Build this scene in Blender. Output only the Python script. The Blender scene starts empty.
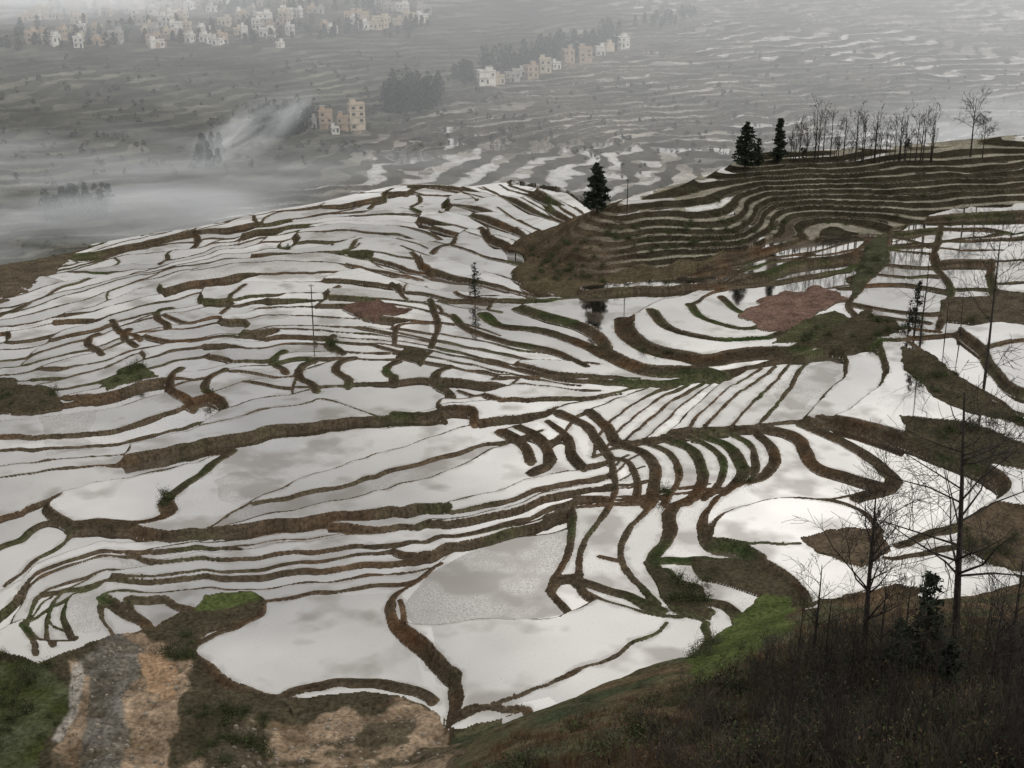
import bpy, bmesh, math, random, time
import numpy as np
T0=time.time()
random.seed(7); rng=np.random.RandomState(11)
FPX=1407.0; CZ=110.0; PIT=math.radians(20.0); cp=math.cos(PIT); sp=math.sin(PIT)
# ------------------------------------------------------------ noise
_T=(rng.rand(256,256)*2-1).astype(np.float32)
def vn(x,y):
    xi=np.floor(x); yi=np.floor(y); xf=x-xi; yf=y-yi
    xi=xi.astype(np.int32)&255; yi=yi.astype(np.int32)&255
    xf=xf*xf*(3-2*xf); yf=yf*yf*(3-2*yf); x1=(xi+1)&255; y1=(yi+1)&255
    a=_T[yi,xi]; b=_T[yi,x1]; c=_T[y1,xi]; d=_T[y1,x1]
    return (a+(b-a)*xf)*(1-yf)+(c+(d-c)*xf)*yf
def fbm(x,y,o=3):
    r=0; a=1; s=0
    for k in range(o):
        r=r+a*vn(x*2**k+17.3*k,y*2**k+5.1*k); s+=a; a*=.5
    return r/s
def sst(a,b,x):
    t=np.clip((x-a)/(b-a),0,1); return t*t*(3-2*t)
# ------------------------------------------------------------ base relief
KX=[0,26,52,82,133,182,400]
def crest(x):
    return (np.interp(x,KX,[398,410,430,460,480,500,525]),
            np.interp(x,KX,[8,15,17.5,22,20,20.5,28]),
            np.interp(x,[0,26,80,400],[35,43,58,60]))
def ystart(x):
    return np.interp(x,[-300,-163,-110,-44,0,20,32,52,82,133,182,400],[385,432,480,545,535,500,440,440,470,490,510,540])+6*vn(x/18,x*0+3.)*(x<25)
def yhill(x):
    return np.interp(x,[-250,-45,-12,26,46,84,300],[141,142,163,181,199,206,216])
def KS(x,y):
    yc,zc,fw=crest(x); fw=fw+5*vn(x/11,x*0+7.)
    t=np.clip((y-(yc-fw))/fw,0,1); S=.5*t+.5*t*t*(3-2*t)
    return S*(1-sst(4,44,y-yc))*sst(-6,30,x+5*vn(y/9,x/9)),zc
def H(x,y):
    left=1-sst(-20,30,x)
    main=.045*x+.017*(np.minimum(y,380)-250)-.042*left*np.maximum(0,y-380)+1.2*np.sin(x/45.+1)*np.sin(y/55.)
    yb=yhill(x)+4*np.sin(x/13.)
    hill=np.maximum(0,yb-y)*96/yb
    hill=hill+sst(0,30,yb-y)*(2.5*fbm(x/22,y/22,3))
    S,zc=KS(x,y)
    near=main+(zc-main)*S+hill
    near=near-5.5*np.exp(-((x-94)/28.)**2-((y-434)/20.)**2)+3.*np.exp(-((x-58)/14.)**2-((y-402)/18.)**2)*sst(0,.3,S)
    ys=ystart(x)
    near=near-.40*np.maximum(0,y-ys)
    und=sst(520,680,y)*(7*vn(x/230+3,y/190+8)+2.*vn(x/70,y/70))
    q=.115*(y-650)-.085*x; q=np.where(q>60,60+(q-60)*.3,q)
    far=-27+q+und
    k=5.0
    h=np.clip(.5+.5*(near-far)/k,0,1)
    return far*(1-h)+near*h+k*h*(1-h)
def proj(x,y,z):
    dz=z-CZ; dep=y*cp-dz*sp; up=y*sp+dz*cp
    return 512+FPX*x/dep, 384-FPX*up/dep
YS=np.concatenate([np.arange(22,560,2.0),np.arange(560,1990,4.0)])
def unproj(u,v):
    u=np.atleast_1d(np.asarray(u,float)); v=np.atleast_1d(np.asarray(v,float))
    X=np.zeros(len(u)); Y=np.zeros(len(u))
    for s in range(0,len(u),2000):
        a=(u[s:s+2000]-512)/FPX; b=(384-v[s:s+2000])/FPX
        fy=cp+b*sp; fz=-sp+b*cp
        ys_=YS if b.max()>.1 else YS[:280]
        t=ys_[None,:]/fy[:,None]
        xx=t*a[:,None]; zz=CZ+t*fz[:,None]
        D=zz-H(xx,np.broadcast_to(ys_[None,:],xx.shape))
        hit=D<0; idx=np.argmax(hit,1); idx[~hit.any(1)]=len(ys_)-1; idx=np.maximum(idx,1)
        r=np.arange(len(idx)); d0=D[r,idx-1]; d1=D[r,idx]
        w=np.clip(d0/(d0-d1+1e-9),0,1)
        yy=ys_[idx-1]+(ys_[idx]-ys_[idx-1])*w
        X[s:s+2000]=yy/fy*a; Y[s:s+2000]=yy
    return X,Y
def ztop(y,v):
    b=(384-v)/FPX
    return CZ+(b*y*cp-y*sp)/(cp+b*sp)
# ------------------------------------------------------------ terrace banks
curves=[]
def resamp(p,n=None,step=5.0):
    p=np.array(p,float)
    if len(p)>2:
        q=np.vstack([2*p[0]-p[1],p,2*p[-1]-p[-2]]); out=[]
        tt=np.linspace(0,1,9)[:-1][:,None]
        for i in range(1,len(q)-2):
            a,b,c,d=q[i-1],q[i],q[i+1],q[i+2]
            out.append(.5*((2*b)+(-a+c)*tt+(2*a-5*b+4*c-d)*tt**2+(-a+3*b-3*c+d)*tt**3))
        out.append(p[-1:]); p=np.vstack(out)
    s=np.r_[0,np.cumsum(np.hypot(*np.diff(p,axis=0).T))]
    if n is None: n=max(2,int(s[-1]/step)+1)
    t=np.linspace(0,s[-1],n)
    return np.c_[np.interp(t,s,p[:,0]),np.interp(t,s,p[:,1])]
def ext(p):
    p=[tuple(q) for q in p]
    if p[0][0]<=8: 
        d=(p[1][1]-p[0][1])/max(8,(p[1][0]-p[0][0])); d=max(-.8,min(.8,d)); p=[(p[0][0]-260,p[0][1]-d*150),(p[0][0]-90,p[0][1]-d*70)]+p
    if p[-1][0]>=1018:
        p=p+[(p[-1][0]+110,p[-1][1]),(p[-1][0]+280,p[-1][1]+4)]
    return p
def C(w,*pts): curves.append((resamp(ext(pts)),w)); return pts
def fam(A,B,n,w,nx=0,jit=.18,add=(1,0)):
    a=resamp(ext(A),60); b=resamp(ext(B),60); L=[a]
    for k in range(1,n+1):
        t=(k+random.uniform(-jit,jit))/(n+1)
        tt=t+.2*np.sin(np.linspace(0,random.uniform(5,16),60)+random.uniform(0,6))[:,None]/(n+.6)
        L.append(a*(1-tt)+b*tt)
    L.append(b)
    for k,c in enumerate(L):
        if (k==0 and not add[0]) or (k==len(L)-1 and not add[1]): continue
        if 0<k<len(L)-1 and random.random()<.6:
            i0=random.randint(4,18); i1=random.randint(38,54); nb=L[k-1] if random.random()<.5 else L[k+1]
            c=np.vstack([nb[i0-3:i0-2],c[i0:i1],nb[i1+2:i1+3]]); c=resamp(c)
        curves.append((resamp(c),w*random.uniform(.75,1.3)))
    for k in range(len(L)-1):
        for j in range(nx):
            i=int((j+random.random())*54/nx)+2
            di=random.choice([-4,-3,-2,-1,2,3,4,5]); q=min(59,max(0,i+di))
            p0=L[k][i]; p1=L[k+1][q]; m=(p0+p1)/2+np.array([random.uniform(-8,8),0])
            curves.append((resamp([p0,m,p1],step=3),w*random.choice([.8,1.1,1.6])))
t0=[(120,240),(230,205),(330,180),(400,168),(480,175),(560,198),(592,216)]
t1=[(60,262),(110,246),(190,232),(260,215),(340,200),(420,195),(500,200),(575,222)]
t2=[(0,290),(70,272),(160,262),(230,245),(300,232),(380,226),(450,230),(520,240)]
t3=[(0,322),(60,305),(120,288),(190,270),(260,262),(340,256),(420,258),(470,266),(520,278)]
t4=[(0,345),(60,332),(130,310),(200,292),(280,284),(360,281),(440,288),(520,297),(600,293)]
t5=[(0,372),(70,352),(150,330),(230,315),(310,306),(390,305),(440,314),(455,320)]
t6=[(0,395),(70,388),(140,362),(200,345),(280,338),(350,338),(420,345),(480,358),(560,374),(640,380)]
t7=[(0,425),(60,415),(140,395),(210,375),(280,362),(350,358),(420,362),(500,376),(580,384)]
t8=[(0,452),(80,443),(160,425),(240,405),(310,390),(380,382),(450,380),(520,385),(600,390)]
t9=[(0,480),(60,468),(150,452),(230,436),(300,426),(380,415),(440,408),(500,400),(560,398),(620,392)]
t10=[(0,520),(60,495),(110,476),(170,462),(235,446),(300,436),(380,424),(445,420)]
fam(t0,t1,4,.44,10); fam(t1,t2,4,.40,8); fam(t2,t3,3,.36,7); fam(t3,t4,2,.34,6); fam(t4,t5,2,.32,6)
fam(t5,t6,3,.30,5); fam(t6,t7,2,.28,4); fam(t7,t8,1,.27,3); fam(t8,t9,1,.26,2,add=(1,1))
C(.28,*t10)
for (u,v) in [(255,222),(385,200),(455,240),(300,240),(170,256),(490,235),(355,250),(450,205),(120,330),(235,300),(330,295),(400,290),(200,236),(420,262)]:
    s=random.uniform(.7,1.4); q=random.uniform(-8,8); e=random.choice([-1,1])
    C(random.uniform(.6,1.1),(u-e*9*s,v-9*s),(u-3*s-q*.4,v-3),(u-1*s,v+3),(u+e*8*s+q,v+6*s),(u+e*13*s+q,v+10*s))
for (u,v,s) in [(175,385,1.3),(211,388,1.4),(278,362,.8),(305,377,1.2),(342,372,1.1),(390,372,.7),(332,345,.7),(440,382,1.1),(160,318,.9),(90,342,.8),(125,338,.6)]:
    q=random.uniform(-6,6)
    C(1.0,(u+9*s+q,v-13*s),(u-2*s,v-8*s),(u-4*s,v+1),(u+7*s,v+7*s),(u+10*s-q,v+13*s))
C(.9,(395,412),(430,413),(470,410),(475,425)); C(.5,(445,420),(440,402),(470,398),(520,380))
C(1.5,(75,527),(120,522),(165,512),(164,497),(190,478),(232,449)); C(.7,(0,548),(50,521),(75,527),(48,510),(60,496))
C(.28,(120,524),(190,532),(240,508),(300,483),(370,458),(440,432),(480,424),(560,406),(620,393))
C(.28,(190,532),(260,518),(340,505),(420,480),(480,455),(540,430))
C(.28,(255,505),(340,490),(440,455),(530,436)); C(.3,(75,527),(60,545),(20,572),(0,590))
a1=[(0,596),(40,568),(90,545),(160,532),(240,526),(330,520),(420,508),(500,490),(560,472),(612,456)]
a2=[(8,630),(28,594),(75,565),(140,550),(220,542),(310,538),(400,530),(480,514),(550,494),(610,472),(640,455)]
a3=[(40,662),(30,625),(45,598),(90,577),(150,562),(230,556),(320,552),(400,546),(470,530),(540,510),(600,490),(656,480)]
a4=[(75,642),(68,612),(90,591),(140,580),(190,574),(260,571),(340,567),(410,560),(460,543),(520,525),(575,511),(640,498),(696,492),(735,488)]
a5=[(110,640),(100,608),(125,594),(190,586),(260,583),(340,579),(420,570),(452,556)]
a6=[(152,632),(130,607),(160,597),(182,606),(205,612),(235,600),(262,597),(340,590),(412,583),(440,566)]
fam(a1,a2,1,.26,2,add=(1,1)); fam(a2,a3,1,.26,2,add=(0,1)); fam(a3,a4,1,.30,2,add=(0,0)); C(.36,*a4); C(.36,*a5); C(.55,*a6)
C(.8,(30,625),(45,640),(75,642)); C(.8,(100,608),(125,618),(150,632))
# lower ponds
C(1.0,(262,600),(258,615),(240,627),(210,634),(196,648),(203,665),(225,686),(260,695),(310,691),(350,684),(400,690),(430,702))
C(.85,(440,566),(410,588),(391,606),(398,625),(415,645),(435,665),(456,690),(450,728))
C(.5,(400,606),(415,630),(480,627),(550,621),(598,598))
C(.45,(452,556),(520,535),(572,528)); C(.7,(572,511),(573,528),(566,560),(552,590),(570,608))
C(.4,(480,716),(540,694),(610,662),(665,622)); C(.6,(450,728),(480,715),(520,712),(600,698),(690,665),(708,625))
C(.6,(612,458),(609,500),(595,530),(580,555),(583,585),(600,596),(660,611),(705,622))
C(.6,(648,498),(625,535),(622,565),(640,588),(660,600)); C(.6,(600,560),(622,565))
C(1.2,(690,500),(668,512),(664,540),(652,565),(672,590),(718,602),(745,622),(735,640))
C(.8,(720,497),(706,520),(705,545),(740,550),(765,562)); C(1.4,(652,565),(700,560),(745,562),(785,580),(802,604))
C(1.3,(665,575),(685,605),(712,612)); C(.5,(705,545),(725,520),(765,505),(820,500),(860,510),(882,530))
C(.9,(580,575),(560,580),(552,590)); C(1.2,(580,580),(610,590),(640,598),(665,606))
# fan on the right
G=[[(880,345),(886,370),(870,395),(832,420),(800,425)],[(845,350),(842,375),(822,395),(805,420)],
[(805,358),(792,380),(777,405),(757,432)],[(775,364),(750,385),(725,410),(703,437)],[(745,368),(715,390),(690,415),(665,440)],
[(715,375),(680,395),(650,420),(625,446)],[(680,380),(640,400),(610,425),(590,455)],[(640,384),(600,396),(550,412),(500,432)]]
for i,g in enumerate(G):
    C(.38,*g)
    if i in (2,3,4,5,6):
        a=resamp(g,20); b=resamp(G[i+1],20) if i+1<len(G) else a; curves.append((resamp((a+b)/2),.3))
R=[(480,360),(560,378),(640,382),(700,376),(760,363),(830,349),(905,342),(960,333),(1024,325)]
C(.6,*R)
C(1.1,(560,413),(588,425),(600,440),(612,458)); C(1.1,(515,427),(540,440),(548,462),(532,474)); C(.9,(545,420),(565,436),(568,452),(580,466))
C(1.1,(500,432),(522,444),(530,462)); C(1.1,(590,412),(610,430),(618,445))
for i,p in enumerate(([(625,446),(645,453),(658,470),(656,488),(644,502)],[(645,443),(668,452),(680,470),(678,488),(666,502)],[(665,440),(690,451),(702,470),(702,488),(690,502)],
  [(683,438),(710,449),(721,467),(719,485),(705,498)],[(703,437),(730,447),(741,466),(736,484),(722,498)],[(730,433),(751,444),(758,461),(752,478),(736,490)],
  [(757,432),(772,446),(776,463),(765,477),(745,486)],[(608,456),(632,462),(638,480),(630,498)])): C(1.15 if i%2==0 else .7,*p)
C(.5,(590,455),(625,447),(665,440),(703,436),(757,430),(800,425))
C(1.2,(765,430),(795,440),(815,466),(845,478),(885,490)); C(1.5,(800,425),(845,440),(882,465),(888,488),(860,500))
C(.9,(820,420),(870,430),(940,452),(992,474),(998,492),(968,520),(920,538),(900,545))
C(.7,(885,490),(840,498),(800,500)); C(.5,(705,545),(760,550),(800,548)); C(.6,(885,560),(950,548),(1024,540))
C(.6,(800,604),(830,602),(880,590),(950,575),(1024,575)); C(.7,(910,345),(950,375),(1000,400),(1024,415))
C(.8,(985,355),(992,375),(1024,398)); C(.7,(985,355),(1024,345)); C(.6,(960,335),(985,355))
# upper centre
C(1.8,(483,313),(500,325),(545,332),(582,345),(606,358),(640,371),(720,374)); C(.9,(455,318),(472,333),(520,343),(556,353),(585,368))
C(1.3,(515,308),(545,318),(582,325),(602,340),(606,358)); C(.5,(440,300),(500,296),(560,300),(600,292),(660,287),(730,280),(800,262))
C(2.4,(625,320),(630,340),(656,356),(700,364),(742,356),(795,350),(835,332),(862,320)); C(1.4,(650,312),(666,330),(702,341),(745,343),(790,332))
C(1.2,(690,305),(702,320),(736,330),(768,325)); C(1.0,(720,298),(735,312),(762,318),(790,297),(850,285))
C(.6,(625,320),(650,305),(690,292),(720,285)); C(.6,(515,308),(560,300)); C(.6,(690,305),(720,290),(780,278),(850,265))
C(.8,(432,300),(436,325),(432,348)); C(.6,(432,322),(400,327),(395,345))
# upper right ponds
for p in ([(860,232),(900,240),(960,246),(1024,242)],[(850,262),(920,268),(1024,262)],[(840,290),(900,286),(960,290),(1024,288)],
 [(850,306),(920,315),(1024,308)],[(860,328),(940,333)],[(890,232),(882,262),(862,290),(850,308),(868,335)],[(940,228),(935,264),(950,290),(940,330)],[(990,262),(994,308)],
 [(850,275),(900,277),(940,276)],[(950,302),(1000,297),(1024,300)],[(870,250),(930,254),(1000,253)],[(870,318),(930,324)]): C(.9,*p)
s1=[(690,268),(740,258),(800,242),(860,230),(930,222),(1024,216)]; s2=[(700,290),(745,280),(800,262),(850,255),(870,240)]
fam(s1,s2,2,.8,4,add=(1,1))
allp=[];own=[]
for ci,(p,w) in enumerate(curves):
    sc=np.clip((p[:,1]-140)/450,.12,1.)
    du=vn(p[:,0]/38/ (.4+sc),p[:,1]/16/(.4+sc))*6.5*sc+vn(p[:,0]/12/(.4+sc)+40,p[:,1]/8/(.4+sc))*1.6*sc
    dv=vn(p[:,0]/38/(.4+sc)+90,p[:,1]/16/(.4+sc)+9)*6*sc+vn(p[:,0]/15/(.4+sc)+70,p[:,1]/7/(.4+sc)+3)*1.8*sc
    allp.append(np.c_[p[:,0]+du,p[:,1]+dv]); own+= [ci]*len(p)
AP=np.vstack(allp); own=np.array(own)
AX,AY=unproj(AP[:,0],AP[:,1])
# ------------------------------------------------------------ terrain grid
rows=[10.]
while rows[-1]<1990:
    y=rows[-1]
    if y<60: d=2.0
    elif y<145: d=.8
    elif y<560: d=.26+.16*(y-145)/420
    elif y<1080: d=1.25
    else: d=3.5
    rows.append(y+d)
rows=np.array(rows); NR=len(rows)
NC=1260; ss=np.linspace(-.53,.53,NC)
Y=np.repeat(rows[:,None],NC,1); X=Y*ss[None,:]
X=X+np.sign(ss)[None,:]*np.abs(ss)[None,:]*np.maximum(0,60-Y)
HB=H(X,Y)
U,V=proj(X,Y,HB)
sd=np.full((NR,NC),4.0)
ds=ss[1]-ss[0]
Rr=4.2
for k in range(len(AX)-1):
    if own[k]!=own[k+1]: continue
    x0,y0,x1,y1=AX[k],AY[k],AX[k+1],AY[k+1]
    if abs(y1-y0)+abs(x1-x0)>45: continue
    w=curves[own[k]][1]
    ya=min(y0,y1)-Rr; yb=max(y0,y1)+Rr
    if ya<70: continue
    j0=np.searchsorted(rows,ya); j1=np.searchsorted(rows,yb)
    xa=min(x0,x1)-Rr; xb=max(x0,x1)+Rr
    sa=min(xa/ya,xa/yb); sb=max(xb/ya,xb/yb)
    i0=max(0,int((sa-ss[0])/ds)); i1=min(NC,int((sb-ss[0])/ds)+2)
    if i1<=i0 or j1<=j0: continue
    gx=X[j0:j1,i0:i1]; gy=Y[j0:j1,i0:i1]
    dx=x1-x0; dy=y1-y0; L2=dx*dx+dy*dy+1e-9
    t=np.clip(((gx-x0)*dx+(gy-y0)*dy)/L2,0,1)
    d=np.sqrt((gx-x0-t*dx)**2+(gy-y0-t*dy)**2)-w
    np.minimum(sd[j0:j1,i0:i1],d,out=sd[j0:j1,i0:i1])
print('stamp',time.time()-T0)
X=X.astype(np.float32); Y=Y.astype(np.float32)
gn=fbm(X/9+31,Y/9,3)
sd+= -.03+.17*fbm(X/3.2,Y/3.2,2)*np.clip(1.5-sd,0,1)-.45*np.clip(gn-.15,0,1)*np.clip(1.2-sd,0,1)
def inpoly(poly,wob=5):
    p=np.array(poly,float); 
    m=(V>p[:,1].min()-8)&(V<p[:,1].max()+8)&(U>p[:,0].min()-8)&(U<p[:,0].max()+8)&(Y<570)
    idx=np.nonzero(m); u=U[idx]+wob*fbm(X[idx]/6,Y[idx]/6,3); v=V[idx]+wob*.8*fbm(X[idx]/5+50,Y[idx]/5,3)
    ins=np.zeros(len(u),bool); n=len(p)
    for i in range(n):
        xa,ya=p[i]; xb,yb=p[(i+1)%n]
        if ya==yb: continue
        c=((ya>v)!=(yb>v))&(u<(xb-xa)*(v-ya)/(yb-ya)+xa); ins^=c
    out=np.zeros((NR,NC),bool); out[idx]=ins; return out
COL=np.empty((NR,NC,3),np.float32)
tt=np.clip((-sd-.15)/.5,0,1)[...,None]
COL[:]=np.array((.088,.070,.049))*(1-tt)+np.array((.048,.039,.027))*tt
gn2=fbm(X/14+11,Y/12+4,3)
COL+= np.clip(gn2-.1,0,1)[...,None]*np.array([-.03,.014,-.016])
COL+= np.clip(-gn2-.15,0,1)[...,None]*np.array([.045,.008,-.004])
GRASS=(.066,.082,.030); DARK=(.053,.046,.030); BROWN=(.10,.078,.055); RED=(.135,.088,.07)
def patch(poly,col,wob=6):
    m=inpoly(poly,wob); sd[m]=np.minimum(sd[m],-1.2); COL[m]=col; return m
patch([(-400,640),(0,658),(40,670),(70,655),(110,642),(150,632),(180,612),(212,612),(262,600),(255,616),(235,626),(205,634),(190,650),(200,672),(222,692),(262,702),(320,697),(362,690),(400,697),(432,706),(448,735),(470,735),(470,1000),(-400,1000)],DARK)
patch([(190,612),(215,612),(262,600),(250,592),(205,597)],GRASS)
nz=fbm(X/5,Y/5,4); nz2=fbm(X/2.2+7,Y/1.6,3); nz3=fbm(X/9+3,Y/4,4)
me=inpoly([(75,660),(125,640),(175,650),(190,690),(230,712),(330,705),(400,700),(440,715),(455,740),(470,800),(470,900),(60,900),(50,768),(70,720)],16)
COL[me]=np.array((.22,.165,.115))+np.clip(nz[me]*1.1+nz2[me]*.7,-.85,1)[:,None]*np.array((.13,.10,.075))
mv=me&(nz3>.3); COL[mv]=(.085,.072,.048)
mp=inpoly([(85,655),(120,642),(150,655),(130,700),(125,740),(110,830),(60,830),(75,768),(92,700)],16); COL[mp]=np.array((.115,.105,.088))+nz2[mp][:,None]*.06+nz[mp][:,None]*.04
mp2=inpoly([(74,665),(84,662),(84,690),(75,718),(62,742),(52,742),(66,715)],3); COL[mp2]=(.28,.26,.23)
mp3=inpoly([(185,690),(260,705),(330,700),(400,705),(360,715),(250,722),(200,750),(160,780),(160,740),(180,720)],18); COL[mp3]=(.06,.052,.034)
mp4=inpoly([(200,735),(240,720),(270,740),(265,790),(200,800)],18); COL[mp4]=(.085,.072,.050)
mp5=inpoly([(140,660),(175,655),(178,700),(150,690)],10); COL[mp5]=(.28,.19,.12)
mp6=inpoly([(-400,640),(0,665),(60,672),(70,700),(40,760),(30,900),(-400,900)],14); COL[mp6]=np.array((.055,.062,.030))+np.clip(nz[mp6],-.5,1)[:,None]*.025
mh=patch([(455,738),(520,718),(600,704),(690,672),(720,642),(760,627),(800,610),(840,604),(900,594),(960,603),(1024,612),(1500,600),(1500,3000),(430,3000),(440,800)],BROWN)
mh2=Y<(yhill(X)+4*np.sin(X/13.)-10); sd[mh2]=np.minimum(sd[mh2],-1.5)
nb=fbm(X/7+9,Y/7,3)
hm=(mh|mh2)&~me&~mp
cc=np.array((.088,.072,.044))+np.clip(nb,-.6,.8)[...,None]*np.array((.060,.020,.016)); m_=hm&(X>-14); COL[m_]=cc[m_]
patch([(690,668),(712,640),(745,622),(760,590),(795,600),(790,632),(740,660),(700,700)],GRASS,14)
patch([(655,570),(700,590),(708,622),(682,612),(660,598)],DARK); patch([(690,560),(745,560),(790,582),(800,602),(745,590),(700,580)],DARK,3)
patch([(-300,330),(0,300),(30,290),(62,262),(110,242),(70,226),(0,238),(-300,260)],(.09,.074,.052),8)
patch([(-200,380),(0,380),(52,388),(64,402),(30,412),(-200,418)],DARK,10); patch([(95,384),(135,362),(162,376),(110,394)],(.060,.066,.034),8)
patch([(340,308),(375,300),(412,310),(372,320)],(.10,.064,.05),5); patch([(512,266),(560,240),(625,262),(730,250),(690,272),(610,287),(560,297),(520,284)],(.076,.062,.039))
patch([(738,318),(770,294),(820,284),(850,300),(822,312),(800,330),(765,334)],RED,8)
patch([(795,345),(835,325),(865,312),(905,330),(870,345),(835,352)],DARK); patch([(770,345),(800,322),(835,312),(850,318),(815,342)],(.060,.060,.034),4)
patch([(898,350),(925,350),(955,375),(1000,408),(1024,420),(1100,430),(1100,440),(990,424),(935,402),(905,375)],DARK)
patch([(902,420),(960,428),(1024,446),(1200,460),(1200,478),(1024,470),(960,460),(905,440)],DARK)
patch([(958,522),(1000,508),(1200,508),(1200,580),(1000,562),(965,545)],(.080,.062,.042)); patch([(798,545),(830,533),(880,530),(890,552),(860,570),(815,560)],(.085,.066,.046))
patch([(405,348),(395,356),(420,366),(432,352)],DARK,3); patch([(870,240),(885,232),(890,262),(868,282),(855,300),(850,282)],(.054,.056,.034),3)
patch([(940,300),(1000,295),(1100,300),(1100,335),(1000,325),(940,320)],(.072,.06,.043),3)
rs=np.searchsorted(rows,230)
c=COL[:rs]
for it in range(4): c=.5*c+.125*(np.roll(c,1,0)+np.roll(c,-1,0)+np.roll(c,1,1)+np.roll(c,-1,1))
COL[:rs]=c
# --- hillside terraces
ys=ystart(X); S_,_z=KS(X,Y)
knoll=(S_>.11+.05*vn(X/6,Y/6))&(Y<=ys+4)
far=(Y>ys+3)&(~knoll)
wk=.6*vn(X/26,Y/26)+.18*vn(X/8,Y/8); stk=1.25
Gk=HB/stk+wk; lv=np.floor(Gk); fk=Gk-lv
zk=stk*(lv+np.clip(fk/.4,0,1)-wk)
wet=vn(lv*7.3+.5,X/34.)+.35*vn(X/5,Y/5)
bare=sst(14,44,X+6*vn(X/9,Y/9))
kz=HB*(1-bare)+zk*bare
ksd=np.minimum(fk-.47,1-fk-.06)*2.2
kwater=(wet>.10)&(bare>.7)
sd=np.where(knoll,np.where(kwater,ksd,-1.0),sd)
kc=np.where((fk<.44)[...,None],np.array((.034,.030,.021)),np.where((fk>.9)[...,None],np.array((.08,.070,.048)),np.array((.21,.195,.155))))
kc=kc*(1+.35*fbm(X/10,Y/6,3))[...,None]
kc=kc*bare[...,None]+np.array((.072,.055,.037))*(1-bare[...,None])*(1+.5*fbm(X/6,Y/6,3))[...,None]
COL=np.where(knoll[...,None],kc,COL)
st=1.8
wob=.55*vn(X/60,Y/44)+.45*vn(X/19,Y/13)+.12*vn(X/6,Y/5)
Gf=HB/st+wob; lf=np.floor(Gf); ff=Gf-lf
zf=st*(lf+np.clip(ff/.4,0,1)-wob)
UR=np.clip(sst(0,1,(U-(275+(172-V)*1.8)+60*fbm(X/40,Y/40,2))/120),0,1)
wf=vn(lf*5.1+.3,X/34.)+.6*vn(X/8,Y/8)
lowb=np.clip((V-80)/85,0,1)*np.clip((700-U)/220,0,1)
fsd=np.where((wf>.60-.72*UR-.75*lowb*UR)&(UR>.1),np.minimum(ff-.44,1-ff-.05)*3.5,-1.0)
sd=np.where(far,fsd,sd)
stripe=np.clip(.45+1.5*fbm(X/34+5,Y/22,4),0.05,1)[...,None]
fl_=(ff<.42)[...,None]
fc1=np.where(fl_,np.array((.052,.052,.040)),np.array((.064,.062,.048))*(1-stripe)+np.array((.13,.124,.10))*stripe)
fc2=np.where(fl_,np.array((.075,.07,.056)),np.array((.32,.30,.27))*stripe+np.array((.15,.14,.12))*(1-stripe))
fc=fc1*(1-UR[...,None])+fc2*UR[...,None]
fc=fc*(1+.55*fbm(X/26,Y/20,4)+.25*vn(lf*3.7,X/16))[...,None]
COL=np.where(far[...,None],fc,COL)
# ------------------------------------------------------------ ponds: label + level
main=(~knoll)&(~far)&(Y>100)
mask=(sd>0)&main
def label(mask):
    m=np.zeros((mask.shape[0],mask.shape[1]+2),np.int8); m[:,1:-1]=mask
    d=np.diff(m,axis=1); sr,sc=np.nonzero(d==1); er,ec=np.nonzero(d==-1)
    n=len(sr); par=list(range(n))
    def find(a):
        while par[a]!=a: par[a]=par[par[a]]; a=par[a]
        return a
    st=np.searchsorted(sr,np.arange(mask.shape[0]+1)); SC=sc.tolist(); EC=ec.tolist()
    for r in range(1,mask.shape[0]):
        i=st[r-1]; j=st[r]; ie=st[r]; je=st[r+1]
        while i<ie and j<je:
            if SC[i]<EC[j] and SC[j]<EC[i]:
                a=find(i); b=find(j)
                if a!=b: par[b]=a
            if EC[i]<EC[j]: i+=1
            else: j+=1
    root=np.array([find(a) for a in range(n)]); _,root=np.unique(root,return_inverse=True)
    lab=np.full(mask.shape,-1,np.int64); lab[mask]=np.repeat(root,ec-sc); return lab,root.max()+1
lab,nl=label(mask)
lm=lab[mask]; cnt=np.bincount(lm,minlength=nl); mean=np.bincount(lm,HB[mask],nl)/np.maximum(cnt,1)
Z=HB.copy()
Z[mask]=np.clip(mean[lm],HB[mask]-1.6,HB[mask]+1.6)
tint=rng.rand(nl); stub=np.where(rng.rand(nl)<.22,rng.rand(nl)*.8,0.)
TI=np.full((NR,NC),.5); SB=np.zeros((NR,NC)); TI[mask]=tint[lm]; SB[mask]=stub[lm]
ms=inpoly([(400,612),(430,575),(470,552),(520,536),(575,526),(570,560),(553,590),(568,612),(480,628),(415,630)],0); SB[ms]=1.0; TI[ms]=.0
for pl in ([(215,482),(245,473),(280,482),(270,495),(230,503),(215,498)],[(785,372),(835,355),(845,370),(815,400),(790,410),(775,395)],[(60,600),(110,585),(100,640),(70,640)],[(120,555),(190,540),(180,560),(120,575)],[(40,420),(100,408),(90,445),(45,450)],[(750,262),(800,255),(830,265),(790,280),(760,282)],[(400,330),(430,325),(430,345),(405,345)]):
    m=inpoly(pl,8); SB[m]=.85
ml=inpoly([(190,640),(262,600),(400,590),(430,705),(260,700),(195,665)],0); TI[ml]=.1
ml=inpoly([(430,628),(560,622),(600,600),(705,622),(690,665),(450,728)],0); TI[ml]=.15
ml=inpoly([(860,430),(1000,470),(1000,500),(900,545),(880,500)],0); TI[ml]=1.
SB[far]=.45; SB[knoll]=.4
r0=np.searchsorted(rows,100); r1=np.searchsorted(rows,600)
z=Z[r0:r1].astype(np.float32); hb=HB[r0:r1].astype(np.float32); fixed=(mask|far|knoll)[r0:r1]
q=np.zeros_like(z)
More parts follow.
